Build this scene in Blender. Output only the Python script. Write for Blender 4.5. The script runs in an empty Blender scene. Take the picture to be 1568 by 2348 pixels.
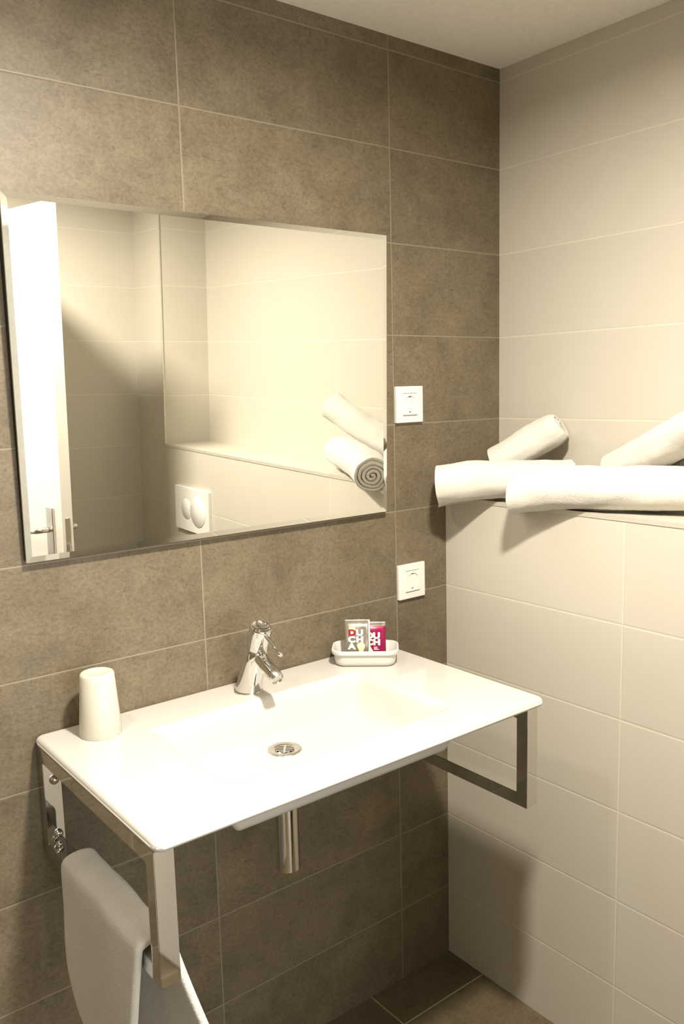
import bpy, bmesh, math, random
from math import sin, cos, pi, radians, sqrt, hypot, atan2
from mathutils import Vector, Matrix, noise
random.seed(7)
SC = bpy.context.scene
COL = SC.collection

# ------------------------------------------------------------------ camera
cam_d = bpy.data.cameras.new('camera'); cam = bpy.data.objects.new('camera', cam_d); COL.objects.link(cam)
cam_d.sensor_fit = 'VERTICAL'; cam_d.sensor_height = 36.0; cam_d.sensor_width = 24.04
cam_d.lens = 1951.5 / 2348 * 36.0
cam_d.clip_start = 0.01
YAW, PITCH, ROLL = 0.6638, -0.1458, -0.02553
_f = Vector((sin(YAW)*cos(PITCH), cos(YAW)*cos(PITCH), sin(PITCH)))
_r = Vector((cos(YAW), -sin(YAW), 0)); _u = _r.cross(_f)
_r2 = cos(ROLL)*_r + sin(ROLL)*_u; _u2 = -sin(ROLL)*_r + cos(ROLL)*_u
M = Matrix((_r2, _u2, -_f)).transposed().to_4x4(); M.translation = Vector((-1.4608, -1.458, 1.4746))
cam.matrix_world = M
SC.camera = cam

# ------------------------------------------------------------------ world and exposure
SC.view_settings.view_transform = 'Standard'; SC.view_settings.look = 'None'
SC.view_settings.gamma = 1.0; SC.view_settings.use_curve_mapping = False
SC.view_settings.exposure = 0.22
W = bpy.data.worlds.new('world'); SC.world = W; W.use_nodes = True
W.node_tree.nodes['Background'].inputs[0].default_value = (0.9, 0.95, 1, 1)
W.node_tree.nodes['Background'].inputs[1].default_value = 0.05

# ------------------------------------------------------------------ lights: one recessed ceiling spot, daylight in the corridor
LX, LY, CEIL = -0.79, -0.98, 2.217
WARM = (1.0, 0.91, 0.775)
def area_light(name, loc, rot, energy, color, size, size_y=None, shape='DISK', spread=pi):
    d = bpy.data.lights.new(name, 'AREA'); o = bpy.data.objects.new(name, d); COL.objects.link(o)
    d.energy = energy; d.color = color; d.shape = shape; d.size = size; d.spread = spread
    if size_y: d.size_y = size_y
    o.location = loc; o.rotation_euler = rot
    return o
area_light('ceiling_spot_light', (LX, LY, CEIL-0.012), (0, 0, 0), 45, WARM, 0.12, spread=radians(172))
area_light('ceiling_spot_light', (-1.45, -0.45, CEIL-0.012), (0, 0, 0), 5, WARM, 0.10)
area_light('corridor_daylight', (-2.35, -2.55, 1.45), (0, radians(-90), radians(0)), 18, (1.0, 0.97, 0.93), 1.3, 1.0, 'RECTANGLE')

area_light('corridor_end_daylight', (-0.95, -3.66, 1.15), (radians(90), 0, 0), 20, (0.96, 0.96, 1.0), 1.0, 1.5, 'RECTANGLE')

# ------------------------------------------------------------------ material helpers
def newmat(name):
    m = bpy.data.materials.new(name); m.use_nodes = True
    nt = m.node_tree; b = nt.nodes['Principled BSDF']
    return m, nt, b
def N(nt, t, **kw):
    n = nt.nodes.new(t)
    for k, v in kw.items(): setattr(n, k, v)
    return n
def math_(nt, op, a, b=None, c=None):
    n = N(nt, 'ShaderNodeMath', operation=op)
    for i, v in enumerate((a, b, c)):
        if v is None: continue
        if isinstance(v, (int, float)): n.inputs[i].default_value = v
        else: nt.links.new(v, n.inputs[i])
    return n.outputs[0]
def mixc(nt, fac, a, b):
    n = N(nt, 'ShaderNodeMix', data_type='RGBA')
    for sock, v in ((n.inputs[0], fac), (n.inputs[6], a), (n.inputs[7], b)):
        if isinstance(v, (int, float)): sock.default_value = v
        elif isinstance(v, tuple): sock.default_value = (*v, 1) if len(v) == 3 else v
        else: nt.links.new(v, sock)
    return n.outputs[2]
def ramp(nt, fac, stops):
    n = N(nt, 'ShaderNodeValToRGB'); nt.links.new(fac, n.inputs[0])
    e = n.color_ramp.elements
    while len(e) < len(stops): e.new(0.5)
    for i, (p, c) in enumerate(stops):
        e[i].position = p; e[i].color = (*c, 1) if isinstance(c, tuple) else (c, c, c, 1)
    return n.outputs[0]
def noise_(nt, vec, scale, detail=4, rough=0.55, dist=0.0):
    n = N(nt, 'ShaderNodeTexNoise'); n.inputs['Scale'].default_value = scale
    n.inputs['Detail'].default_value = detail; n.inputs['Roughness'].default_value = rough
    n.inputs['Distortion'].default_value = dist
    nt.links.new(vec, n.inputs['Vector']); return n.outputs[0]
def bump(nt, b, height, strength=0.3, dist=0.002):
    n = N(nt, 'ShaderNodeBump'); n.inputs['Strength'].default_value = strength; n.inputs['Distance'].default_value = dist
    nt.links.new(height, n.inputs['Height']); nt.links.new(n.outputs[0], b.inputs['Normal'])

def tile_nodes(nt, ua, va, u0, v0, tw, th, gw, vclip=None):
    """grout mask (0 tile, 1 grout) plus a per tile random value, from object coordinates"""
    tc = N(nt, 'ShaderNodeTexCoord'); sp = N(nt, 'ShaderNodeSeparateXYZ'); nt.links.new(tc.outputs['Object'], sp.inputs[0])
    U = math_(nt, 'DIVIDE', math_(nt, 'SUBTRACT', sp.outputs[ua], u0), tw)
    V = math_(nt, 'DIVIDE', math_(nt, 'SUBTRACT', sp.outputs[va], v0), th)
    if vclip is not None: V = math_(nt, 'MINIMUM', V, vclip)
    def edge(x, size):
        f = math_(nt, 'FRACT', x)
        d = math_(nt, 'MULTIPLY', math_(nt, 'MINIMUM', f, math_(nt, 'SUBTRACT', 1.0, f)), size)
        return d
    d = math_(nt, 'MINIMUM', edge(U, tw), edge(V, th))
    mr = N(nt, 'ShaderNodeMapRange', interpolation_type='SMOOTHSTEP'); nt.links.new(d, mr.inputs[0])
    mr.inputs[1].default_value = gw*0.35; mr.inputs[2].default_value = gw*0.8; mr.inputs[3].default_value = 1; mr.inputs[4].default_value = 0
    wide = N(nt, 'ShaderNodeMapRange', interpolation_type='SMOOTHSTEP'); nt.links.new(d, wide.inputs[0])
    wide.inputs[1].default_value = 0; wide.inputs[2].default_value = gw*1.6; wide.inputs[3].default_value = 0; wide.inputs[4].default_value = 1
    cb = N(nt, 'ShaderNodeCombineXYZ'); nt.links.new(math_(nt, 'FLOOR', U), cb.inputs[0]); nt.links.new(math_(nt, 'FLOOR', V), cb.inputs[1])
    wn = N(nt, 'ShaderNodeTexWhiteNoise', noise_dimensions='3D'); nt.links.new(cb.outputs[0], wn.inputs['Vector'])
    va_ = N(nt, 'ShaderNodeVectorMath', operation='MULTIPLY_ADD'); nt.links.new(wn.outputs['Color'], va_.inputs[0])
    va_.inputs[1].default_value = (7, 7, 7); nt.links.new(tc.outputs['Object'], va_.inputs[2])
    return mr.outputs[0], wide.outputs[0], wn.outputs['Value'], va_.outputs[0]

def stone_tile(name, ua, va, u0, v0, tw, th, dark, mid, light, grout, rough=0.42, gw=0.0022):
    m, nt, b = newmat(name)
    g, wide, rnd, vec = tile_nodes(nt, ua, va, u0, v0, tw, th, gw)
    n1 = noise_(nt, vec, 9.0, 10, 0.68, 0.3)
    base = ramp(nt, n1, [(0.22, dark), (0.50, mid), (0.80, light)])
    # fine horizontal veining and specks
    mp = N(nt, 'ShaderNodeMapping'); nt.links.new(vec, mp.inputs[0])
    sc = [55, 55, 55]; sc[va] = 150; mp.inputs['Scale'].default_value = sc
    n2 = noise_(nt, mp.outputs[0], 1.0, 6, 0.7, 1.2)
    streak = ramp(nt, n2, [(0.28, 0.66), (0.47, 1.0), (0.8, 1.08)])
    n3 = noise_(nt, vec, 170, 3, 0.7)
    speck = ramp(nt, n3, [(0.3, 0.80), (0.7, 1.16)])
    mul = N(nt, 'ShaderNodeMix', data_type='RGBA', blend_type='MULTIPLY'); mul.inputs[0].default_value = 1
    nt.links.new(base, mul.inputs[6]); nt.links.new(streak, mul.inputs[7])
    mul2 = N(nt, 'ShaderNodeMix', data_type='RGBA', blend_type='MULTIPLY'); mul2.inputs[0].default_value = 1
    nt.links.new(mul.outputs[2], mul2.inputs[6]); nt.links.new(speck, mul2.inputs[7])
    hv = N(nt, 'ShaderNodeHueSaturation'); nt.links.new(mul2.outputs[2], hv.inputs['Color'])
    nt.links.new(math_(nt, 'MULTIPLY_ADD', rnd, 0.12, 0.94), hv.inputs['Value'])
    nt.links.new(mixc(nt, g, hv.outputs[0], grout), b.inputs['Base Color'])
    b.inputs['Roughness'].default_value = rough; b.inputs['Specular IOR Level'].default_value = 0.35
    h = math_(nt, 'ADD', math_(nt, 'MULTIPLY', wide, 1.0), math_(nt, 'MULTIPLY', n2, 0.12))
    bump(nt, b, h, 0.35, 0.001)
    return m
def white_tile(name, ua, va, u0, v0, tw, th, col=(0.56, 0.53, 0.455), grout=(0.66, 0.62, 0.525), vclip=None):
    m, nt, b = newmat(name)
    g, wide, rnd, vec = tile_nodes(nt, ua, va, u0, v0, tw, th, 0.0024, vclip)
    hv = N(nt, 'ShaderNodeHueSaturation'); hv.inputs['Color'].default_value = (*col, 1)
    nt.links.new(math_(nt, 'MULTIPLY_ADD', rnd, 0.03, 0.985), hv.inputs['Value'])
    nt.links.new(mixc(nt, g, hv.outputs[0], grout), b.inputs['Base Color'])
    b.inputs['Roughness'].default_value = 0.38; b.inputs['Specular IOR Level'].default_value = 0.4
    bump(nt, b, math_(nt, 'ADD', wide, math_(nt, 'MULTIPLY', noise_(nt, vec, 9, 2), 0.25)), 0.35, 0.0012)
    return m
def plain(name, col, rough=0.5, metal=0.0, spec=0.5, coat=0.0, nscale=None, nstr=0.1, ndist=0.001, vary=0.04):
    m, nt, b = newmat(name)
    tc = N(nt, 'ShaderNodeTexCoord')
    v = noise_(nt, tc.outputs['Object'], nscale or 40, 4)
    lo = tuple(c*(1-vary) for c in col); hi = tuple(min(1, c*(1+vary)) for c in col)
    nt.links.new(ramp(nt, v, [(0.3, lo), (0.7, hi)]), b.inputs['Base Color'])
    b.inputs['Roughness'].default_value = rough; b.inputs['Metallic'].default_value = metal
    b.inputs['Specular IOR Level'].default_value = spec; b.inputs['Coat Weight'].default_value = coat
    if nscale: bump(nt, b, v, nstr, ndist)
    return m
def emis(name, col, s):
    m, nt, b = newmat(name); b.inputs['Emission Color'].default_value = (*col, 1); b.inputs['Emission Strength'].default_value = s
    b.inputs['Base Color'].default_value = (*col, 1); return m

ROW0 = 0.1867            # height of the first grout line above the floor
BR = dict(dark=(0.102, 0.082, 0.053), mid=(0.157, 0.127, 0.083), light=(0.208, 0.170, 0.114), grout=(0.245, 0.215, 0.158))
M_BROWN = stone_tile('brown_stone_tile', 0, 2, -0.1636, ROW0, 0.5088, 0.2, **BR)
M_BROWNX = stone_tile('brown_stone_tile_side', 1, 2, -0.5088, ROW0, 0.5088, 0.2, **BR)
M_FLOOR = stone_tile('dark_floor_tile', 0, 1, -0.268, -0.119, 0.60, 0.30, dark=(0.085, 0.066, 0.038), mid=(0.125, 0.098, 0.058), light=(0.165, 0.13, 0.08), grout=(0.34, 0.29, 0.2), gw=0.003)
M_WTX = white_tile('cream_wall_tile_side', 1, 2, -0.496, ROW0, 0.5088, 0.2)
M_WTL = white_tile('cream_wall_tile_low', 1, 2, -0.496, ROW0, 1.2, 0.2, vclip=4.5)
M_WTU = white_tile('cream_wall_tile_high', 1, 2, 1.0, ROW0, 4.0, 0.2)
M_WTY = white_tile('cream_wall_tile_end', 0, 2, 1.0, ROW0, 4.0, 0.2)
M_LEDGE = white_tile('cream_ledge_tile', 1, 0, -0.7, -0.2, 4.0, 0.6)
M_PAINT = plain('ceiling_paint', (0.84, 0.82, 0.77), 0.9, nscale=60, nstr=0.1, ndist=0.0005)
M_CERAM = plain('white_glazed_ceramic', (0.54, 0.525, 0.495), 0.12, spec=0.5, coat=0.3, vary=0.01)
M_CHROME = plain('polished_chrome', (0.68, 0.67, 0.64), 0.045, metal=1.0, vary=0.01)
M_STEEL = plain('brushed_steel', (0.62, 0.60, 0.55), 0.28, metal=1.0, nscale=220, nstr=0.05, ndist=0.0002)
M_ALU = plain('matt_aluminium', (0.62, 0.60, 0.52), 0.45, metal=0.35)
M_MIRROR = plain('mirror_silvering', (0.93, 0.93, 0.89), 0.0, metal=1.0, vary=0.0)
M_GLASSEDGE = plain('mirror_glass_edge', (0.45, 0.42, 0.33), 0.1, spec=0.6)
M_BLACK = plain('black_backing', (0.006, 0.005, 0.004), 0.7)
M_SEAM = plain('grey_seam', (0.25, 0.23, 0.19), 0.6)
M_DARK = plain('dark_hollow', (0.012, 0.011, 0.009), 0.9, spec=0.0)
M_PLASTIC = plain('white_plastic', (0.80, 0.785, 0.75), 0.30, vary=0.01)
M_DOOR = plain('white_door_lacquer', (0.86, 0.84, 0.78), 0.42, vary=0.01)
M_CORR = plain('corridor_plaster', (0.7, 0.67, 0.6), 0.9)
def towel_mat():
    m, nt, b = newmat('white_terry_cloth')
    tc = N(nt, 'ShaderNodeTexCoord')
    n1 = noise_(nt, tc.outputs['Object'], 650, 3, 0.7)
    vo = N(nt, 'ShaderNodeTexVoronoi'); vo.inputs['Scale'].default_value = 420; nt.links.new(tc.outputs['Object'], vo.inputs['Vector'])
    n2 = noise_(nt, tc.outputs['Object'], 25, 3, 0.6)
    h = math_(nt, 'ADD', math_(nt, 'MULTIPLY', n1, 0.5), math_(nt, 'ADD', math_(nt, 'MULTIPLY', vo.outputs[0], 0.5), math_(nt, 'MULTIPLY', n2, 1.2)))
    nt.links.new(ramp(nt, n1, [(0.3, (0.58, 0.56, 0.51)), (0.7, (0.72, 0.70, 0.64))]), b.inputs['Base Color'])
    b.inputs['Roughness'].default_value = 0.95; b.inputs['Specular IOR Level'].default_value = 0.1
    b.inputs['Sheen Weight'].default_value = 0.35; b.inputs['Sheen Roughness'].default_value = 0.5
    bump(nt, b, h, 0.55, 0.0022)
    return m
M_TOWEL = towel_mat()

# ------------------------------------------------------------------ mesh helpers
def link(name, bm, mat, parent=None, smooth=False, kind=None, loc=None):
    me = bpy.data.meshes.new(name); bmesh.ops.recalc_face_normals(bm, faces=bm.faces); bm.to_mesh(me); bm.free()
    o = bpy.data.objects.new(name, me); COL.objects.link(o)
    for mm in (mat if isinstance(mat, (list, tuple)) else [mat]): me.materials.append(mm)
    if smooth:
        for p in me.polygons: p.use_smooth = True
    if parent: o.parent = parent
    if kind: o['kind'] = kind
    if loc: o.location = loc
    return o
def thing(name, label, cat, loc=(0, 0, 0), group=None, rotz=0):
    o = bpy.data.objects.new(name, None); COL.objects.link(o); o.location = loc; o.rotation_euler = (0, 0, rotz)
    o.empty_display_size = 0.05; o['label'] = label; o['category'] = cat
    if group: o['group'] = group
    return o
def tag(o, label, cat, group=None):
    o['label'] = label; o['category'] = cat
    if group: o['group'] = group
    return o
def box(bm, x0, x1, y0, y1, z0, z1, bev=0.0, seg=2, mat=None):
    r = bmesh.ops.create_cube(bm, size=1.0, matrix=Matrix.Translation(((x0+x1)/2, (y0+y1)/2, (z0+z1)/2)) @ Matrix.Diagonal((abs(x1-x0), abs(y1-y0), abs(z1-z0), 1)))
    vs = r['verts']
    fs = {f for v in vs for f in v.link_faces}
    if mat is not None:
        for f in fs: f.material_index = mat
    if bev > 0:
        es = list({e for v in vs for e in v.link_edges})
        bmesh.ops.bevel(bm, geom=es, offset=bev, segments=seg, profile=0.7, affect='EDGES')
    return vs
def boxo(name, x0, x1, y0, y1, z0, z1, mat, parent=None, bev=0, kind=None, seg=2):
    bm = bmesh.new(); box(bm, x0, x1, y0, y1, z0, z1, bev, seg); return link(name, bm, mat, parent, kind=kind)
def frame_of(d):
    d = Vector(d).normalized(); a = Vector((0, 0, 1)) if abs(d.z) < 0.9 else Vector((1, 0, 0))
    s = d.cross(a).normalized(); t = s.cross(d).normalized(); return s, t, d
def lathe(bm, prof, p0=(0, 0, 0), axis=(0, 0, 1), n=40, sx=1.0, sy=1.0):
    """prof: list of (radius, distance along axis)"""
    p0 = Vector(p0); s, t, d = frame_of(axis); rings = []
    for r, h in prof:
        if r < 1e-6: rings.append([bm.verts.new(p0 + d*h)])
        else: rings.append([bm.verts.new(p0 + d*h + s*(r*sx*cos(2*pi*i/n)) + t*(r*sy*sin(2*pi*i/n))) for i in range(n)])
    for a, b in zip(rings, rings[1:]):
        for i in range(n):
            j = (i+1) % n
            if len(a) == 1 and len(b) == 1: continue
            if len(a) == 1: bm.faces.new((a[0], b[i], b[j]))
            elif len(b) == 1: bm.faces.new((a[i], a[j], b[0]))
            else: bm.faces.new((a[i], a[j], b[j], b[i]))
def sweep(bm, pts, radii, n=20, cap=True):
    pts = [Vector(p) for p in pts]; rings = []
    prev = None
    for i, p in enumerate(pts):
        d = (pts[min(i+1, len(pts)-1)] - pts[max(i-1, 0)]).normalized()
        if prev is None: s, t, _ = frame_of(d)
        else:
            s = (prev - d*prev.dot(d)).normalized(); t = d.cross(s)
        prev = s; r = radii[i] if isinstance(radii, (list, tuple)) else radii
        rings.append([bm.verts.new(p + s*(r*cos(2*pi*k/n)) + t*(r*sin(2*pi*k/n))) for k in range(n)])
    for a, b in zip(rings, rings[1:]):
        for i in range(n): bm.faces.new((a[i], a[(i+1) % n], b[(i+1) % n], b[i]))
    if cap: bm.faces.new(rings[0][::-1]); bm.faces.new(rings[-1])
def autosmooth(o, ang=35):
    me = o.data
    bm = bmesh.new(); bm.from_mesh(me)
    for f in bm.faces: f.smooth = True
    for e in bm.edges: e.smooth = not (len(e.link_faces) == 2 and e.calc_face_angle(0) > radians(ang))
    bm.to_mesh(me); bm.free()
    return o

# ------------------------------------------------------------------ room shell
D = 0.1927           # depth of the niche above the ledge
YE = -1.517          # end of the niche
YB = -1.735          # wall behind the camera
XL = -2.0            # left wall
LZ = 1.206           # ledge height
boxo('floor', XL-0.1, D+0.1, YB-2.0, 0.1, -0.1, 0, M_FLOOR, kind='structure')
boxo('ceiling', XL-0.1, D+0.1, YB-2.0, 0.1, CEIL, CEIL+0.1, M_PAINT, kind='structure')
boxo('wall_back', XL-0.1, D+0.1, 0.0, 0.1, 0, CEIL, M_BROWN, kind='structure')
boxo('wall_right_lower', 0.0, D+0.1, YE, 0.0, 0, LZ-0.0085, M_WTL, kind='structure')
boxo('wall_right_ledge', 0.0022, D+0.1, YE, 0.0, LZ-0.0085, LZ, M_LEDGE, kind='structure')
boxo('wall_right_upper', D, D+0.1, YE, 0.0, LZ, CEIL, M_WTU, kind='structure')
# end of the niche: tiled return (front face) and flush side face
bm = bmesh.new(); box(bm, 0.0, D+0.1, YB-0.1, YE, 0, CEIL)
for f in bm.faces: f.material_index = 1 if abs(f.normal.y) > 0.5 else 0
link('wall_right_end', bm, [M_WTX, M_WTY], kind='structure')
boxo('wall_left', XL-0.1, XL, YB-0.1, 0.0, 0, CEIL, M_BROWNX, kind='structure')
DX0, DX1, DH = -1.30, -0.645, 2.0    # doorway
boxo('wall_front_left', XL, DX0-0.03, YB-0.1, YB, 0, CEIL, M_WTY, kind='structure')
boxo('wall_front_right', DX1+0.03, 0.0, YB-0.1, YB, 0, CEIL, M_WTY, kind='structure')
boxo('wall_front_lintel', DX0-0.03, DX1+0.03, YB-0.1, YB, DH+0.03, CEIL, M_WTY, kind='structure')
bm = bmesh.new()
box(bm, DX0-0.03, DX0, YB-0.11, YB+0.012, 0, DH+0.03); box(bm, DX1, DX1+0.03, YB-0.11, YB+0.012, 0, DH+0.03); box(bm, DX0, DX1, YB-0.11, YB+0.012, DH, DH+0.03)
link('trim_3', bm, M_DOOR, kind='structure')
# corridor beyond the doorway; its two windows are added to supply daylight
boxo('wall_corridor_far', XL-0.4, D+0.1, YB-2.1, YB-2.0, 0, CEIL, M_CORR, kind='structure')
boxo('wall_corridor_right', D, D+0.1, YB-2.0, YB-0.1, 0, CEIL, M_CORR, kind='structure')
boxo('floor_corridor', XL-0.5, XL-0.1, YB-2.0, YB, -0.1, 0, M_FLOOR, kind='structure')
boxo('ceiling_corridor', XL-0.5, XL-0.1, YB-2.0, YB, CEIL, CEIL+0.1, M_PAINT, kind='structure')
boxo('wall_corridor_left', XL-0.5, XL-0.4, YB-2.1, YB, 0, CEIL, M_CORR, kind='structure')
bm = bmesh.new()
for a in ((-3.11, -3.05, 0.74, 2.16), (-2.05, -1.99, 0.74, 2.16), (-3.05, -2.05, 0.74, 0.80), (-3.05, -2.05, 2.10, 2.16), (-2.57, -2.53, 0.80, 2.10)): box(bm, XL-0.4, XL-0.36, *a)
wn = link('added_window_1', bm, M_DOOR, kind='structure')  # unseen frame added around the daylight lamp that lights the door
boxo('added_pane', XL-0.399, XL-0.39, -3.05, -2.05, 0.80, 2.10, emis('added_pane_glow', (0.95, 0.98, 1.0), 3), wn)  # added glowing pane
bm = bmesh.new()
for a in ((-1.51, -1.45, 0.34, 1.96), (-0.45, -0.39, 0.34, 1.96), (-1.45, -0.45, 0.34, 0.40), (-1.45, -0.45, 1.90, 1.96), (-0.97, -0.93, 0.40, 1.90)): box(bm, a[0], a[1], YB-2.0, YB-1.96, a[2], a[3])
wn = link('added_window_2', bm, M_DOOR, kind='structure')  # second unseen frame, added for daylight on the basin front
boxo('added_pane', -1.45, -0.45, YB-1.999, YB-1.985, 0.40, 1.90, emis('added_pane_glow', (0.95, 0.98, 1.0), 3), wn)  # glowing pane added with it
# metal edge profiles of the ledge and of the niche end
bm = bmesh.new(); box(bm, -0.0015, 0.0022, YE, -0.002, LZ-0.0085, LZ+0.0008, 0.0006, 2); box(bm, -0.0015, 0.009, YE, -0.002, LZ+0.0002, LZ+0.0012)
link('trim_1', bm, M_ALU, kind='structure')
bm = bmesh.new(); box(bm, -0.0015, 0.004, YE-0.006, YE+0.004, LZ, CEIL, 0.0008, 2)
link('trim_2', bm, M_ALU, kind='structure')

# ceiling downlights
def downlight(x, y, label, g):
    t = thing('ceiling_downlight', label, 'ceiling light', (x, y, CEIL), group=g)
    bm = bmesh.new(); lathe(bm, [(0.036, 0.004), (0.038, -0.004), (0.050, -0.004), (0.052, 0.0)], n=48)
    link('trim_ring', bm, M_STEEL, t, True)
    bm = bmesh.new(); lathe(bm, [(0.0, -0.001), (0.036, -0.001)], n=48)
    link('lens', bm, emis('lamp_lens', WARM, 40), t)
downlight(LX, LY, 'round recessed ceiling spotlight in front of the mirror', 'recessed ceiling spotlights')
downlight(-1.45, -0.45, 'round recessed ceiling spotlight left of the washbasin', 'recessed ceiling spotlights')

# ------------------------------------------------------------------ door, open into the room
hx_, hy_ = -0.641, YB+0.005
ang = atan2(0.62, 0.086)
door = bpy.data.objects.new('door_1', None); COL.objects.link(door); door.location = (hx_, hy_, 0); door.rotation_euler = (0, 0, ang); door['kind'] = 'structure'
DT = 0.036; DL = 0.626; DZ = 1.968      # local x along the leaf, local y<0 = far side
boxo('leaf', 0.0, DL, -DT, 0.0, 0.008, DZ, M_DOOR, door, 0.0015)
def lever(side):
    # side +1: left/bright face (local +y), -1: other face
    y0 = 0.0 if side > 0 else -DT
    bm = bmesh.new(); box(bm, DL-0.085, DL-0.042, min(y0, y0+side*0.009), max(y0, y0+side*0.009), 0.84, 1.075, 0.004, 3)
    pl = autosmooth(link('handle_plate', bm, M_STEEL, door))
    bm = bmesh.new(); a = []
    zc = 1.005
    for k in range(9):
        u = k/8; a.append((DL-0.063, y0+side*(0.009+0.032*u), zc))
    for k in range(1, 15):
        u = k/14; a.append((DL-0.063-0.125*u, y0+side*(0.045+0.004*sin(pi*u)), zc-0.008*sin(pi*u)))
    sweep(bm, a, [0.0085]*len(a), 20)
    link('door_handle', bm, M_STEEL, pl, True)
lever(1); lever(-1)
bm = bmesh.new(); box(bm, DL-0.0005, DL+0.0015, -DT/2-0.008, -DT/2+0.008, 0.86, 1.045, 0.0)
lp = link('lock_plate', bm, plain('dull_steel', (0.40, 0.36, 0.28), 0.4, metal=0.6), door)
bm = bmesh.new(); box(bm, DL+0.0015, DL+0.010, -DT/2-0.006, -DT/2+0.005, 0.935, 0.965, 0.002, 2); link('latch_bolt', bm, M_CHROME, lp)
bm = bmesh.new()
for z in (0.25, 1.75): lathe(bm, [(0, -0.045), (0.008, -0.045), (0.008, 0.045), (0, 0.045)], (0.0, 0.006, z), n=16)
link('hinge', bm, M_STEEL, door, True)

# ------------------------------------------------------------------ wall mirror, leaning forward slightly at the top
TL = radians(1.4)
mir = thing('wall_mirror', 'large frameless mirror hanging on the brown tiled wall over the washbasin', 'mirror', (-0.608, -0.017, 1.193))
mx, mh_ = 0.404, 0.602
def mloc(x, h, d=0.0):       # local coords: x along, h up the glass, d towards the room
    return Vector((x, -sin(TL)*h - cos(TL)*d, cos(TL)*h - sin(TL)*d))
bm = bmesh.new(); bw = 0.010
def quadring(hw0, a0, b0, d0): return [bm.verts.new(mloc(x, h, d0)) for x, h in ((-hw0, a0), (hw0, a0), (hw0, b0), (-hw0, b0))]
r0 = quadring(mx, 0, mh_, -0.005); r1 = quadring(mx, 0, mh_, -0.0006); r2 = quadring(mx-bw, bw, mh_-bw, 0.0)
for i in range(4):
    j = (i+1) % 4
    f = bm.faces.new((r0[i], r0[j], r1[j], r1[i])); f.material_index = 1
    bm.faces.new((r1[i], r1[j], r2[j], r2[i]))
bm.faces.new(r2); f = bm.faces.new(r0[::-1]); f.material_index = 1
link('mirror_glass', bm, [M_MIRROR, M_GLASSEDGE], mir)
bm = bmesh.new()
x0, x1 = -mx+0.002, mx-0.03
va = [mloc(x0, 0.003, -0.0052), mloc(x1, 0.03, -0.0052), mloc(x1, mh_-0.03, -0.0052), mloc(x0, mh_-0.012, -0.0052)]
vb = [Vector((v.x, 0.0168, v.z)) for v in va]
A = [bm.verts.new(v) for v in va]; B = [bm.verts.new(v) for v in vb]
bm.faces.new(A); bm.faces.new(B[::-1])
for i in range(4): bm.faces.new((A[i], B[i], B[(i+1) % 4], A[(i+1) % 4]))
link('backing_panel', bm, M_BLACK, mir)

# ------------------------------------------------------------------ sockets
def socket(cx, cz, label, seed):
    t = thing('wall_socket', label, 'socket', (cx, 0, cz), group='white wall sockets on the brown wall')
    bm = bmesh.new(); h = 0.0415
    box(bm, -h, h, -0.009, 0.0, -h, h, 0.003, 3)
    autosmooth(link('cover_plate', bm, M_PLASTIC, t))
    # insert with round well: ring grid made by lathe inside a square
    bm = bmesh.new(); n = 48; q = 0.0235; y = -0.0112
    def sq(a):
        c, s = cos(a), sin(a); k = q/max(abs(c), abs(s)); return (c*k, s*k)
    R = [(0.0195, y), (0.0188, -0.001), (0.0, -0.001)]
    outer = [bm.verts.new((sq(2*pi*i/n)[0], -0.0088, sq(2*pi*i/n)[1])) for i in range(n)]
    top = [bm.verts.new((sq(2*pi*i/n)[0]*0.985, y, sq(2*pi*i/n)[1]*0.985)) for i in range(n)]
    rings = [outer, top]
    for r, yy in R[:2]: rings.append([bm.verts.new((r*cos(2*pi*i/n), yy, r*sin(2*pi*i/n))) for i in range(n)])
    for a, b in zip(rings, rings[1:]):
        for i in range(n): bm.faces.new((a[i], a[(i+1) % n], b[(i+1) % n], b[i]))
    bm.faces.new(rings[-1])
    ins = autosmooth(link('socket_insert', bm, M_PLASTIC, t), 40)
    for sx in (-1, 1):
        bm = bmesh.new(); lathe(bm, [(0, 0), (0.0028, 0)], (sx*0.0095, -0.0014, 0), (0, -1, 0), 16); lathe(bm, [(0.0028, 0), (0.0028, 0.0004)], (sx*0.0095, -0.0014, 0), (0, -1, 0), 16)
        link('pin_hole', bm, M_DARK, ins)
    for sz in (-1, 1):
        bm = bmesh.new(); box(bm, -0.003, 0.003, -0.009, -0.0012, sz*0.0172-0.0010, sz*0.0172+0.0010)
        link('ground_clip', bm, M_STEEL, ins)
    for sz in (-1, 1): boxo('seam', -0.021, 0.021, -0.0094, -0.0089, sz*0.0255-0.0006, sz*0.0255+0.0006, M_SEAM, t)
socket(-0.1215, 1.431, 'white square wall socket beside the lower right of the mirror, upper of two', 1)
socket(-0.1215, 1.017, 'white square wall socket above the back corner of the washbasin, lower of two', 2)

# ------------------------------------------------------------------ toilet flush plate (seen in the mirror)
t = thing('flush_plate', 'white toilet flush plate with two overlapping round buttons, seen in the mirror', 'flush plate', (0, -1.302, 0.984))
boxo('plate', -0.012, 0.0, -0.124, 0.124, -0.08, 0.08, M_PLASTIC, t, 0.002)
for nm, dy, r, off in (('large_button', 0.047, 0.056, 0.0138), ('small_button', -0.036, 0.038, 0.0132)):
    bm = bmesh.new(); lathe(bm, [(r, 0.008), (r, off-0.0012), (r-0.0012, off), (0, off)], (0, dy, 0), (-1, 0, 0), 56)
    autosmooth(link(nm, bm, M_PLASTIC, t), 50)

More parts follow.
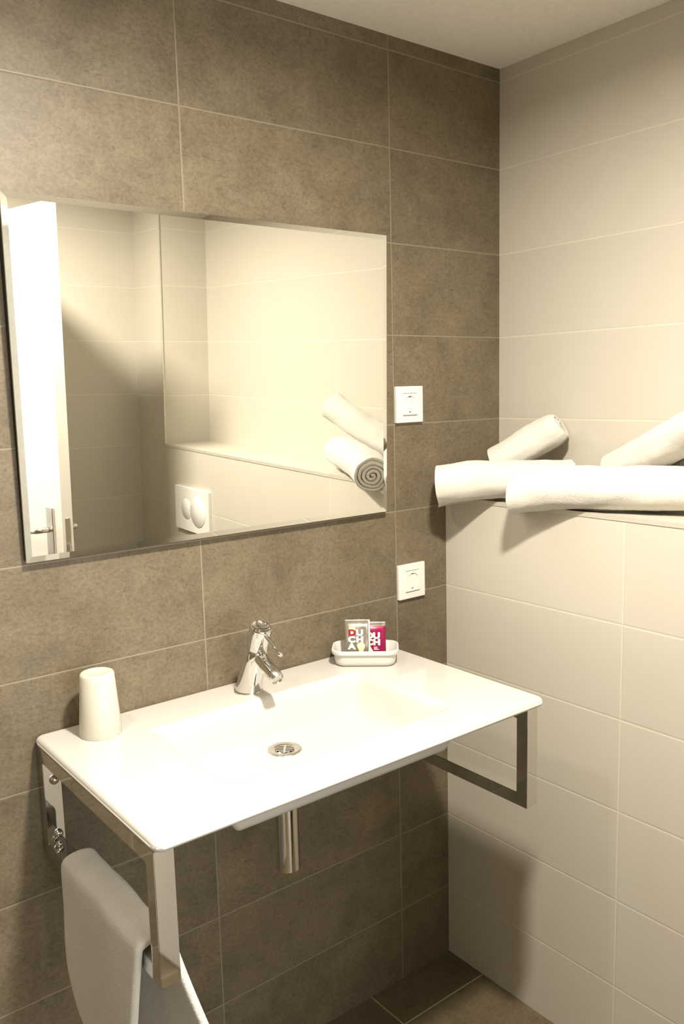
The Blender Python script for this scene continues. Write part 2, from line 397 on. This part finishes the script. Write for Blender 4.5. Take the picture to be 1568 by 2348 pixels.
# ------------------------------------------------------------------ washbasin
BX0, BX1, BY0, BY1, BT, BTH = -1.020, -0.214, -0.476, 0.0, 0.885, 0.018
bas = thing('washbasin', 'wide white ceramic washbasin with rectangular bowl mounted on brown tiled wall', 'washbasin', ((BX0+BX1)/2, 0, 0.86))
OX, OZ = (BX0+BX1)/2, 0.86
def axis_lines(a, b, dense, n):
    pts = set()
    for i in range(n+1): pts.add(round(a+(b-a)*i/n, 5))
    for d in dense: 
        if a <= d <= b: pts.add(round(d, 5))
    return sorted(pts)
edge_off = [0.0006, 0.0015, 0.003, 0.005, 0.0075, 0.0105, 0.014]
RX0, RX1, RY0, RY1 = -0.866, -0.376, -0.400, -0.112     # bowl rim
def near(v): return [v+k*0.004 for k in range(-5, 9)]
xs = axis_lines(BX0, BX1, [BX0+e for e in edge_off]+[BX1-e for e in edge_off]+near(RX0)+[RX1-k*0.004 for k in range(-5, 9)], 90)
ys = axis_lines(BY0, BY1, [BY0+e for e in edge_off]+[BY1-e for e in edge_off]+near(RY0)+[RY1-k*0.004 for k in range(-5, 9)], 60)
def sm(x): x = max(0., min(1., x)); return x*x*(3-2*x)
def rise(d, w):   # smooth wall profile of width w
    x = max(0., min(1., d/w)); 
    return x*x*x*(x*(6*x-15)+10)*0.5 + 0.5*sm(x)
def bowl_depth(x, y, grow=0.0, wl=0.075, wr=0.055, wb=0.042, wf=0.045):
    x0, x1, y0, y1 = RX0-grow, RX1+grow, RY0-grow, RY1+grow
    dl, dr, df, db = (x-x0)/wl, (x1-x)/wr, (y-y0)/wf, (y1-y)/wb
    if min(dl, dr, df, db) <= 0: return 0.0
    # soft product gives rounded corners
    a = rise(dl, 1)*rise(dr, 1)*rise(df, 1)*rise(db, 1)
    return a
def top_z(x, y, d):
    r = 0.0095; z = BT
    if d < r: z -= r - sqrt(max(0, r*r-(r-d)**2))
    a = bowl_depth(x, y)
    fl = 0.066 + 0.018*(1-max(0.16, min(1, hypot((x+0.62)/0.27, (y+0.19)/0.22))))
    return z - a*fl
def bot_z(x, y, d):
    r = 0.0085; z = BT-BTH
    if d < r: z += r - sqrt(max(0, r*r-(r-d)**2))
    a = bowl_depth(x, y, 0.022, 0.05, 0.05, 0.045, 0.035)
    a2 = bowl_depth(x, y, -0.01, 0.1, 0.1, 0.05, 0.12)
    return z - a*0.064 - a2*0.018
RC = 0.016
def cornermap(x, y):
    for cx, sx in ((BX0+RC, -1), (BX1-RC, 1)):
        for cy, sy in ((BY0+RC, -1), (BY1-RC, 1)):
            u, v = (x-cx)*sx/RC, (y-cy)*sy/RC
            if u > 0 and v > 0:
                return cx+sx*RC*u*sqrt(1-v*v/2), cy+sy*RC*v*sqrt(1-u*u/2)
    return x, y
def sdf(x, y):
    qx = abs(x-(BX0+BX1)/2)-((BX1-BX0)/2-RC); qy = abs(y-(BY0+BY1)/2)-((BY1-BY0)/2-RC)
    return -(hypot(max(qx, 0), max(qy, 0)) + min(max(qx, qy), 0) - RC)
bm = bmesh.new(); T = []; Bt = []
for x in xs:
    rt, rb = [], []
    for y in ys:
        X, Y = cornermap(x, y); d = max(0, sdf(X, Y))
        rt.append(bm.verts.new((X-OX, Y-0.0005, top_z(X, Y, d)-OZ))); rb.append(bm.verts.new((X-OX, Y-0.0005, bot_z(X, Y, d)-OZ)))
    T.append(rt); Bt.append(rb)
nx, ny = len(xs), len(ys)
for i in range(nx-1):
    for j in range(ny-1):
        bm.faces.new((T[i][j], T[i+1][j], T[i+1][j+1], T[i][j+1])); bm.faces.new((Bt[i][j], Bt[i][j+1], Bt[i+1][j+1], Bt[i+1][j]))
for i in range(nx-1):
    bm.faces.new((T[i][0], Bt[i][0], Bt[i+1][0], T[i+1][0])); bm.faces.new((T[i+1][ny-1], Bt[i+1][ny-1], Bt[i][ny-1], T[i][ny-1]))
for j in range(ny-1):
    bm.faces.new((T[0][j+1], Bt[0][j+1], Bt[0][j], T[0][j])); bm.faces.new((T[nx-1][j], Bt[nx-1][j], Bt[nx-1][j+1], T[nx-1][j+1]))
link('basin_bowl', bm, M_CERAM, bas, True)
# drain
DRX, DRY = -0.620, -0.190
dz = top_z(DRX, DRY, 1)
bm = bmesh.new(); lathe(bm, [(0.0325, -0.002), (0.0325, 0.0012), (0.0305, 0.0022), (0.0185, 0.0012), (0.0170, -0.0010)], (DRX-OX, DRY, dz-OZ), n=48)
dr = link('drain', bm, M_STEEL, bas, True)
bm = bmesh.new(); lathe(bm, [(0.0175, 0), (0, 0)], (DRX-OX, DRY, dz-OZ+0.0004), n=40); link('drain_well', bm, M_DARK, dr)
bm = bmesh.new()
ca = radians(-38)
for k in range(-2, 3):
    o_ = k*0.0068; L = sqrt(max(0, 0.0172**2-o_*o_))
    vs = box(bm, -L, L, o_-0.0017, o_+0.0017, -0.0006, 0.0008)
box(bm, -0.0022, 0.0022, -0.017, 0.017, -0.0006, 0.0007)
bmesh.ops.rotate(bm, verts=bm.verts, cent=(0, 0, 0), matrix=Matrix.Rotation(ca, 3, 'Z'))
bmesh.ops.translate(bm, verts=bm.verts, vec=(DRX-OX, DRY, dz-OZ+0.0010))
link('drain_grate', bm, M_CHROME, dr)

# ------------------------------------------------------------------ bottle trap
tr = thing('bottle_trap', 'chrome bottle trap hanging below the washbasin', 'drain trap', (DRX-0.002, DRY, 0.566))
bm = bmesh.new(); lathe(bm, [(0, 0), (0.021, 0), (0.0235, 0.002), (0.0235, 0.150)], n=48)
autosmooth(link('trap_cup', bm, M_CHROME, tr), 50)
bm = bmesh.new(); lathe(bm, [(0.0225, 0.150), (0.0225, 0.1512), (0.0240, 0.152), (0.0240, 0.172), (0.021, 0.176), (0.0165, 0.178), (0.0165, 0.2175)], n=48)
autosmooth(link('trap_collar', bm, M_CHROME, tr), 50)
bm = bmesh.new(); sweep(bm, [(0, 0.0, 0.115), (0, 0.05, 0.115), (0, 0.12, 0.115), (0, 0.185, 0.115)], 0.013, 24)
lathe(bm, [(0.030, 0.0), (0.030, 0.004), (0.015, 0.010)], (0, 0.189, 0.115), (0, -1, 0), 32)
link('waste_pipe', bm, M_CHROME, tr, True)

# ------------------------------------------------------------------ mixer tap
FX, FY = -0.618, -0.066
tap = thing('basin_tap', 'chrome single lever mixer tap at the back of the washbasin', 'tap', (FX, FY, BT))
bm = bmesh.new(); lathe(bm, [(0, 0.0), (0.0285, 0.0), (0.0290, 0.0015), (0.0280, 0.0045), (0.0255, 0.006), (0, 0.006)], n=56)
autosmooth(link('base_ring', bm, M_CHROME, tap), 45)
AX = Vector((0, -0.052, 0.134)).normalized()          # leaning body
def lean(bm, prof, n=56, flat=None):
    lathe(bm, prof, (0, 0, 0.0), AX, n)
bm = bmesh.new(); lathe(bm, [(0.0268, 0.002), (0.0262, 0.010), (0.0232, 0.072), (0.0216, 0.1025), (0.0205, 0.1035)], (0, 0, 0), AX, 56)
for v in bm.verts:       # foot cut level with the basin
    if v.co.z < 0.012: v.co -= AX*((v.co.z-0.004)/AX.z)
autosmooth(link('tap_body', bm, M_CHROME, tap), 45)
bm = bmesh.new(); lathe(bm, [(0.0203, 0.1038), (0.0215, 0.1050), (0.0216, 0.149), (0.0212, 0.1515), (0.0195, 0.1530)], (0, 0, 0), AX, 56)
cap = autosmooth(link('tap_cap', bm, M_CHROME, tap), 45)
bm = bmesh.new(); lathe(bm, [(0.0196, 0.1528), (0.0180, 0.1495), (0.0, 0.1488)], (0, 0, 0), AX, 48); link('cap_top', bm, M_CHROME, cap, True)
bm = bmesh.new()
sweep(bm, [(0, -0.060, 0.134), (0, -0.068, 0.1290), (0, -0.113, 0.105), (0, -0.116, 0.1035)], [0.0036, 0.0042, 0.0036, 0.0036], 20)
lathe(bm, [(0, -0.0055), (0.0035, -0.0045), (0.0052, 0), (0.0035, 0.0045), (0, 0.0055)], (0, -0.117, 0.1030), (0, -0.90, -0.44), 20)
link('lever', bm, M_CHROME, tap, True)
bm = bmesh.new()
sweep(bm, [(0, -0.022, 0.092), (0, -0.050, 0.0785), (0, -0.097, 0.0560)], [0.0145, 0.0138, 0.0130], 32)
sp = autosmooth(link('spout', bm, M_CHROME, tap), 50)
bm = bmesh.new(); lathe(bm, [(0.0112, -0.002), (0.0132, -0.002), (0.0134, 0.0), (0.0128, 0.0100), (0.0115, 0.0112), (0.0100, 0.008), (0, 0.0072)], (0, -0.097, 0.0560), (0, -0.88, -0.47), 32)
autosmooth(link('aerator', bm, M_STEEL, sp), 50)

# ------------------------------------------------------------------ brackets that carry the basin and serve as towel rails
def bracket(xa, xb, label, screw_side):
    t = thing('basin_bracket', label, 'bracket', (xa, 0, 0.60), group='chrome towel rail brackets under the washbasin')
    yF, yB, zT, zB, w = -0.462, -0.0015, 0.8665, 0.665, 0.026
    bm = bmesh.new(); x1 = xb-xa
    def ring(x, o): return [bm.verts.new((x, y, z-0.60)) for y, z in ((yF+o, zB+o), (yB-o, zB+o), (yB-o, zT-o), (yF+o, zT-o))]
    a, b = ring(0, 0), ring(x1, 0); c, d = ring(0, w), ring(x1, w)
    for i in range(4):
        j = (i+1) % 4
        bm.faces.new((a[i], a[j], b[j], b[i])); bm.faces.new((c[i], d[i], d[j], c[j]))
        bm.faces.new((a[i], c[i], c[j], a[j])); bm.faces.new((b[i], b[j], d[j], d[i]))
    bmesh.ops.recalc_face_normals(bm, faces=bm.faces)
    bmesh.ops.bevel(bm, geom=list(bm.edges), offset=0.0009, segments=2, affect='EDGES')
    link('rail_frame', bm, M_CHROME, t)
    for z in (0.806, 0.705):
        bm = bmesh.new(); lathe(bm, [(0.0085, 0.0), (0.0082, 0.003), (0.0058, 0.0062), (0.003, 0.0076), (0, 0.008)], (x1/2+0.003, yB-w, z-0.60), (0, -1, 0), 28)
        link('screw', bm, M_CHROME, t, True)
    bm = bmesh.new(); lathe(bm, [(0.0055, 0.0), (0.0052, 0.002), (0.003, 0.0045), (0, 0.0052)], (x1/2, yB-w-0.012, zB+w-0.60), (0, 0, 1), 24)
    link('set_screw', bm, M_CHROME, t, True)
bracket(-1.0165, -0.986, 'square chrome tube bracket under the left end of the basin, hand towel on it', 1)
bracket(-0.251, -0.221, 'empty square chrome tube bracket under the right end of the basin', 1)

# ------------------------------------------------------------------ towels
def rolled(name, p0, p1, R, label, seed, turns=4.2, end=240, closed=0.0, droop=0.0, sag=0.0, taper=0.0, bend=0.0, squash=0.93, parts=True):
    p0, p1 = Vector(p0), Vector(p1); L = (p1-p0).length
    s, tt, d = frame_of(p1-p0)
    if tt.z < 0: tt = -tt; s = -s
    rnd = random.Random(seed); bm = bmesh.new()
    nt_, nl = 190, 46
    pitch = (R-0.006)/turns; start = radians(end)-2*pi*turns
    prof_o, prof_i = [], []
    for i in range(nt_+1):
        u = i/nt_; a = start + 2*pi*turns*u; r = 0.005 + (R-0.005)*u**0.93
        wob = 1+0.03*sin(2.3*a+seed)*(1-u)
        prof_o.append((r*wob, a)); prof_i.append((max(0.001, r*wob-pitch*0.80*(1 if u < 0.985 else (1-u)/0.015*0.9+0.1)), a))
    def pt(r, a, l):
        c = p0.lerp(p1, l)
        k = 1-taper*l
        if closed and l > 0.8: k *= 1-closed*((l-0.8)/0.2)**3
        x, y = r*k*cos(a), r*k*sin(a)
        y *= squash if y > 0 else squash*0.93
        endf = min(l, 1-l)*L
        P = c + s*x + tt*y
        nn = noise.noise(Vector((cos(a)*1.8+seed*3.1, sin(a)*1.8, l*L*16)))
        nf = noise.noise(Vector((cos(a)*6+seed, sin(a)*6, l*L*60+seed)))
        rr = r/R
        P += (s*cos(a)+tt*sin(a))*((0.0040*nn+0.0012*nf)*rr)
        # uneven layer ends
        P += d*((0.005*noise.noise(Vector((r*160, a*0.35, seed)))+0.004*sin(a*1.3+seed)*rr)*(1 if l > 0.5 else -1)*max(0, 1-endf/0.03))
        # droop of the overhanging end, softened ends
        P.z -= droop*max(0, 1-l*L/0.10)**1.6
        P.z -= sag*sin(pi*l)
        P += Vector((0, 0, 0)) + s*(bend*sin(pi*l))
        return P
    O = []; I = []
    for j in range(nl+1):
        l = j/nl; l = 0.5-0.5*cos(pi*l)*(0.6+0.4*abs(cos(pi*l)))  # denser at the ends
        l = max(0, min(1, l))
        O.append([bm.verts.new(pt(r, a, l)) for r, a in prof_o]); I.append([bm.verts.new(pt(r, a, l)) for r, a in prof_i])
    for j in range(nl):
        for i in range(nt_):
            bm.faces.new((O[j][i], O[j][i+1], O[j+1][i+1], O[j+1][i])); bm.faces.new((I[j][i], I[j+1][i], I[j+1][i+1], I[j][i+1]))
        bm.faces.new((O[j][0], O[j+1][0], I[j+1][0], I[j][0])); bm.faces.new((O[j][nt_], I[j][nt_], I[j+1][nt_], O[j+1][nt_]))
    for j in (0, nl):
        for i in range(nt_): bm.faces.new((O[j][i], I[j][i], I[j][i+1], O[j][i+1]))
    o = link(name, bm, M_TOWEL, None, True)
    return tag(o, label, 'towel', 'rolled towels on the tiled ledge')
T1 = rolled('rolled_towel', (-0.086, -0.060, 1.250), (0.125, -0.275, 1.2565), 0.0605, 'rolled white towel at the corner of the ledge, its end against the brown wall', 1, end=250, droop=0.010, taper=0.15)
T2 = rolled('rolled_towel', (-0.047, -0.254, 1.249), (0.107, -0.585, 1.2555), 0.058, 'rolled white towel sticking out over the front edge of the ledge, nearest the viewer', 2, end=245, droop=0.017, turns=4.6, taper=0.04)
T3 = rolled('rolled_towel', (0.076, -0.094, 1.281), (0.152, -0.224, 1.371), 0.050, 'rolled white towel propped across the corner towel with its end tilted up', 3, end=235, turns=3.6, closed=0.22)
T4 = rolled('rolled_towel', (0.144, -0.378, 1.274), (0.092, -0.610, 1.388), 0.052, 'rolled white towel propped on another towel, at the right picture edge', 5, end=235, turns=3.8)

# hand towel over the left bracket rail
def hand_towel():
    bm = bmesh.new()
    xo, xi = -1.0200, -0.9755; zt = 0.699
    prof = []       # (x, z, side, drop)  mid surface
    n = 16
    for k in range(n): u = k/n; prof.append((xo-0.004, 0.445+(zt-0.445)*u, -1, 1-u))
    for k in range(9): a = pi-pi*k/8; prof.append((-0.9995+0.0248*cos(a), zt+0.010*sin(a), 0, 0))
    for k in range(1, n+1): u = k/n; prof.append((xi+0.0, zt-(zt-0.40)*u, 1, u))
    ny_ = 34; G = []
    for j in range(ny_+1):
        v = j/ny_; row = []
        for x, z, sd, dr_ in prof:
            yb, yf = -0.120, -0.415
            if sd == -1: yf += 0.055*dr_; yb -= 0.006*dr_
            if sd == 1: yf -= 0.062*sm(dr_*1.2); yb -= 0.02*dr_
            y = yb+(yf-yb)*v
            X = x
            X += 0.0035*sin(v*6.0+1.2*sd)*dr_ + 0.0022*noise.noise(Vector((y*14, z*9, sd*5)))
            if sd == -1: X -= 0.008*dr_*(0.2+v*0.5)
            if sd == 1: X += 0.060*dr_*v+0.010*dr_
            Z = z + 0.002*noise.noise(Vector((y*30, 3, 1)))
            if sd == 0: Z += 0.0012*sin(v*5)
            if sd == -1:  # rounded lower back corner and a slightly uneven hem
                c = max(0, 1-v/0.30); Z += 0.085*c*c*dr_**2
                Z -= 0.05*v*dr_
            if sd == 1: Z -= 0.02*v*dr_
            row.append(bm.verts.new((X, y, Z)))
        G.append(row)
    for j in range(ny_):
        for i in range(len(prof)-1): bm.faces.new((G[j][i], G[j][i+1], G[j+1][i+1], G[j+1][i]))
    o = link('hand_towel', bm, M_TOWEL, None, True)
    so = o.modifiers.new('thickness', 'SOLIDIFY'); so.thickness = 0.013; so.offset = 0.0
    sb = o.modifiers.new('soft', 'SUBSURF'); sb.levels = 1; sb.render_levels = 1
    return tag(o, 'white hand towel hanging over the chrome rail under the left end of the basin', 'towel')
hand_towel()

# ------------------------------------------------------------------ upturned plastic cup
m, nt, b = newmat('frosted_plastic'); b.inputs['Base Color'].default_value = (0.80, 0.78, 0.70, 1); b.inputs['Roughness'].default_value = 0.35
tl = N(nt, 'ShaderNodeBsdfTranslucent'); tl.inputs[0].default_value = (0.86, 0.84, 0.76, 1)
mx_ = N(nt, 'ShaderNodeMixShader'); mx_.inputs[0].default_value = 0.45
out = [n_ for n_ in nt.nodes if n_.type == 'OUTPUT_MATERIAL'][0]
nt.links.new(b.outputs[0], mx_.inputs[1]); nt.links.new(tl.outputs[0], mx_.inputs[2]); nt.links.new(mx_.outputs[0], out.inputs[0])
bm = bmesh.new()
lathe(bm, [(0.0350, 0.0), (0.0362, 0.0), (0.0366, 0.0015), (0.0292, 0.107), (0.0277, 0.1103), (0.0255, 0.1112), (0.0235, 0.1095), (0, 0.1090)], n=56)
lathe(bm, [(0.0350, 0.0), (0.0280, 0.1068), (0, 0.1072)], n=56)
c = link('plastic_cup', bm, m, None, True, loc=(-0.925, -0.071, BT+0.0003)); autosmooth(c, 50)
tag(c, 'frosted white plastic cup upside down on the left of the washbasin', 'cup')

# ------------------------------------------------------------------ soap dish with two sachets
DC = Vector((-0.3330, -0.0855, BT)); DROT = radians(-41.5)
dish = thing('soap_dish', 'small white rounded rectangular dish on the right back corner of the washbasin', 'dish', DC, rotz=DROT)
def rrect(hw, hh, r, n=8):
    P = []
    for cx, cy, a0 in ((hw-r, hh-r, 0), (-hw+r, hh-r, 90), (-hw+r, -hh+r, 180), (hw-r, -hh+r, 270)):
        for k in range(n+1): a = radians(a0+90*k/n); P.append((cx+r*cos(a), cy+r*sin(a)))
    return P
bm = bmesh.new(); rings = []
for hw, hh, r, z in ((0.050, 0.026, 0.014, 0.0), (0.056, 0.031, 0.018, 0.0008), (0.0595, 0.0345, 0.021, 0.004), (0.061, 0.036, 0.022, 0.010), (0.0625, 0.0375, 0.022, 0.0255), (0.0665, 0.0415, 0.024, 0.027),
                     (0.0672, 0.0422, 0.024, 0.029), (0.0672, 0.0422, 0.024, 0.0345), (0.0662, 0.0412, 0.024, 0.0358), (0.0640, 0.0390, 0.023, 0.0358), (0.0628, 0.0378, 0.022, 0.0345), (0.0590, 0.0340, 0.020, 0.010), (0.054, 0.029, 0.016, 0.0055), (0.045, 0.02, 0.01, 0.0048)):
    rings.append([bm.verts.new((x, y, z)) for x, y in rrect(hw*1.07, hh*1.02, r)])
for a, b2 in zip(rings, rings[1:]):
    n = len(a)
    for i in range(n): bm.faces.new((a[i], a[(i+1) % n], b2[(i+1) % n], b2[i]))
bm.faces.new(rings[0][::-1]); bm.faces.new(rings[-1])
autosmooth(link('dish_body', bm, plain('white_melamine', (0.60, 0.59, 0.56), 0.25, vary=0.01), dish), 40)

def text_mesh(s, size, bold, name):
    cu = bpy.data.curves.new(name, 'FONT'); cu.body = s; cu.size = size; cu.offset = bold; cu.extrude = 0.0002; cu.align_x = 'LEFT'
    o = bpy.data.objects.new(name, cu); COL.objects.link(o)
    bpy.context.view_layer.update()
    dg = bpy.context.evaluated_depsgraph_get(); me = bpy.data.meshes.new_from_object(o.evaluated_get(dg))
    bpy.data.objects.remove(o); bpy.data.curves.remove(cu); return me
M_FOIL = plain('grey_foil', (0.40, 0.37, 0.31), 0.30, metal=0.75, nscale=30, nstr=0.5, ndist=0.003, vary=0.25)
M_MAG = plain('magenta_foil', (0.27, 0.004, 0.06), 0.35, metal=0.15, nscale=30, nstr=0.4, ndist=0.002, vary=0.15)
M_PRINT = plain('white_print', (0.88, 0.84, 0.76), 0.5)
M_RED = plain('red_reflection', (0.30, 0.01, 0.03), 0.4)  # crimson letter colour stands in for a reflection lying over it
M_FLOWER = plain('flower_print', (0.85, 0.66, 0.40), 0.5, vary=0.3, nscale=90)
def sachet(loc, rz, tilt, w, h, mat, label, seed, letters, topband):
    t = thing('shower_gel_sachet', label, 'sachet', loc, rotz=rz); t.rotation_euler = (tilt, 0, rz)
    bm = bmesh.new(); NX, NY = 16, 26; F, Bk = [], []
    for i in range(NX+1):
        f_, k_ = [], []
        for j in range(NY+1):
            u, v = i/NX, j/NY; x, z = (u-0.5)*w, v*h
            e = min(1, min(u, 1-u)*w/0.007)*min(1, max(0, min(v, 1-v)*h-0.006)/0.012)
            th = 0.0045*sm(e)*(1+0.3*noise.noise(Vector((x*60, z*60, seed)))) + 0.0003
            wv = 0.0012*noise.noise(Vector((x*40, z*30, seed+4)))
            f_.append(bm.verts.new((x, wv-th, z))); k_.append(bm.verts.new((x, wv+th, z)))
        F.append(f_); Bk.append(k_)
    for i in range(NX):
        for j in range(NY):
            f = bm.faces.new((F[i][j], F[i+1][j], F[i+1][j+1], F[i][j+1])); f2 = bm.faces.new((Bk[i][j], Bk[i][j+1], Bk[i+1][j+1], Bk[i+1][j]))
            mi = 1 if (topband and (j >= NY-3)) or i == -1 else 0
            f.material_index = mi; f2.material_index = mi
    for j in range(NY): bm.faces.new((F[0][j], F[0][j+1], Bk[0][j+1], Bk[0][j])); bm.faces.new((F[NX][j], Bk[NX][j], Bk[NX][j+1], F[NX][j+1]))
    for i in range(NX): bm.faces.new((F[i][0], Bk[i][0], Bk[i+1][0], F[i+1][0])); bm.faces.new((F[i][NY], F[i+1][NY], Bk[i+1][NY], Bk[i][NY]))
    body = link('sachet_body', bm, mat, t, True)
    yf = -0.0062
    for s, x, z, sz, mm in letters:
        me = text_mesh(s, sz, sz*0.062, 'lettering'); me.materials.append(mm)
        o = bpy.data.objects.new('lettering', me); COL.objects.link(o); o.parent = t
        o.location = (x, yf, z); o.rotation_euler = (pi/2, 0, 0); o.scale = (1.22, 1, 1)
    return t, yf
def bars(t, yf, x, z, mm, ws, name='small_print', dz=0.0026):
    bm = bmesh.new()
    for k, w_ in enumerate(ws): box(bm, x, x+w_, yf-0.0002, yf+0.0002, z-k*dz-0.0006, z-k*dz+0.0006)
    link(name, bm, mm, t)
def poly(t, yf, pts, mm, name):
    bm = bmesh.new(); a = [bm.verts.new((x, yf, z)) for x, z in pts]; b_ = [bm.verts.new((x, yf+0.0003, z)) for x, z in pts]
    bm.faces.new(a); bm.faces.new(b_[::-1])
    for i in range(len(a)): bm.faces.new((a[i], b_[i], b_[(i+1) % len(a)], a[(i+1) % len(a)]))
    link(name, bm, mm, t)
Rz = Matrix.Rotation(DROT, 3, 'Z')
pA = DC + Rz @ Vector((-0.0165, -0.004, 0.0062)); pB = DC + Rz @ Vector((0.0195, 0.010, 0.0062))
FS = 0.0175
tA, yf = sachet(pA, DROT, radians(-3), 0.0560, 0.0880, [M_FOIL, M_STEEL], 'grey foil shower gel sachet with white lettering standing in the dish', 1,
    [('D', -0.0190, 0.0550, FS, M_RED), ('U', -0.0024, 0.0550, FS, M_PRINT), ('C', -0.0194, 0.0400, FS, M_PRINT), ('H', -0.0024, 0.0400, FS, M_PRINT), ('A', -0.0192, 0.0250, FS, M_PRINT)], False)
bars(tA, yf, -0.0005, 0.0355, M_PRINT, [0.010, 0.012, 0.014])
poly(tA, yf+0.0002, [(-0.0165+0.013*0.5*cos(a)*(1+0.3*sin(3*a))+0.006, 0.066+0.011*sin(a)) for a in [2*pi*k/14 for k in range(14)]], M_FLOWER, 'flower_print')
poly(tA, yf+0.0002, [(0.008+0.008*cos(a)*(1+0.3*sin(3*a)), 0.028+0.012*sin(a)) for a in [2*pi*k/14 for k in range(14)]], M_FLOWER, 'flower_print')
poly(tA, yf-0.0003, [(0.0242, 0.002), (0.0276, 0.002), (0.0276, 0.0875), (0.0242, 0.0875)], M_PRINT, 'edge_strip')
tB, yf = sachet(pB, DROT, radians(-3), 0.0500, 0.0790, [M_MAG, M_FOIL], 'magenta shower gel sachet with white lettering, behind the grey one in the dish', 2,
    [('D', -0.0180, 0.0440, FS, M_PRINT), ('U', -0.0024, 0.0440, FS, M_PRINT), ('C', -0.0182, 0.0295, FS, M_PRINT), ('H', -0.0024, 0.0295, FS, M_PRINT), ('A', -0.0180, 0.0150, FS, M_PRINT)], True)
bars(tB, yf, -0.0010, 0.0245, M_PRINT, [0.008, 0.008, 0.011])
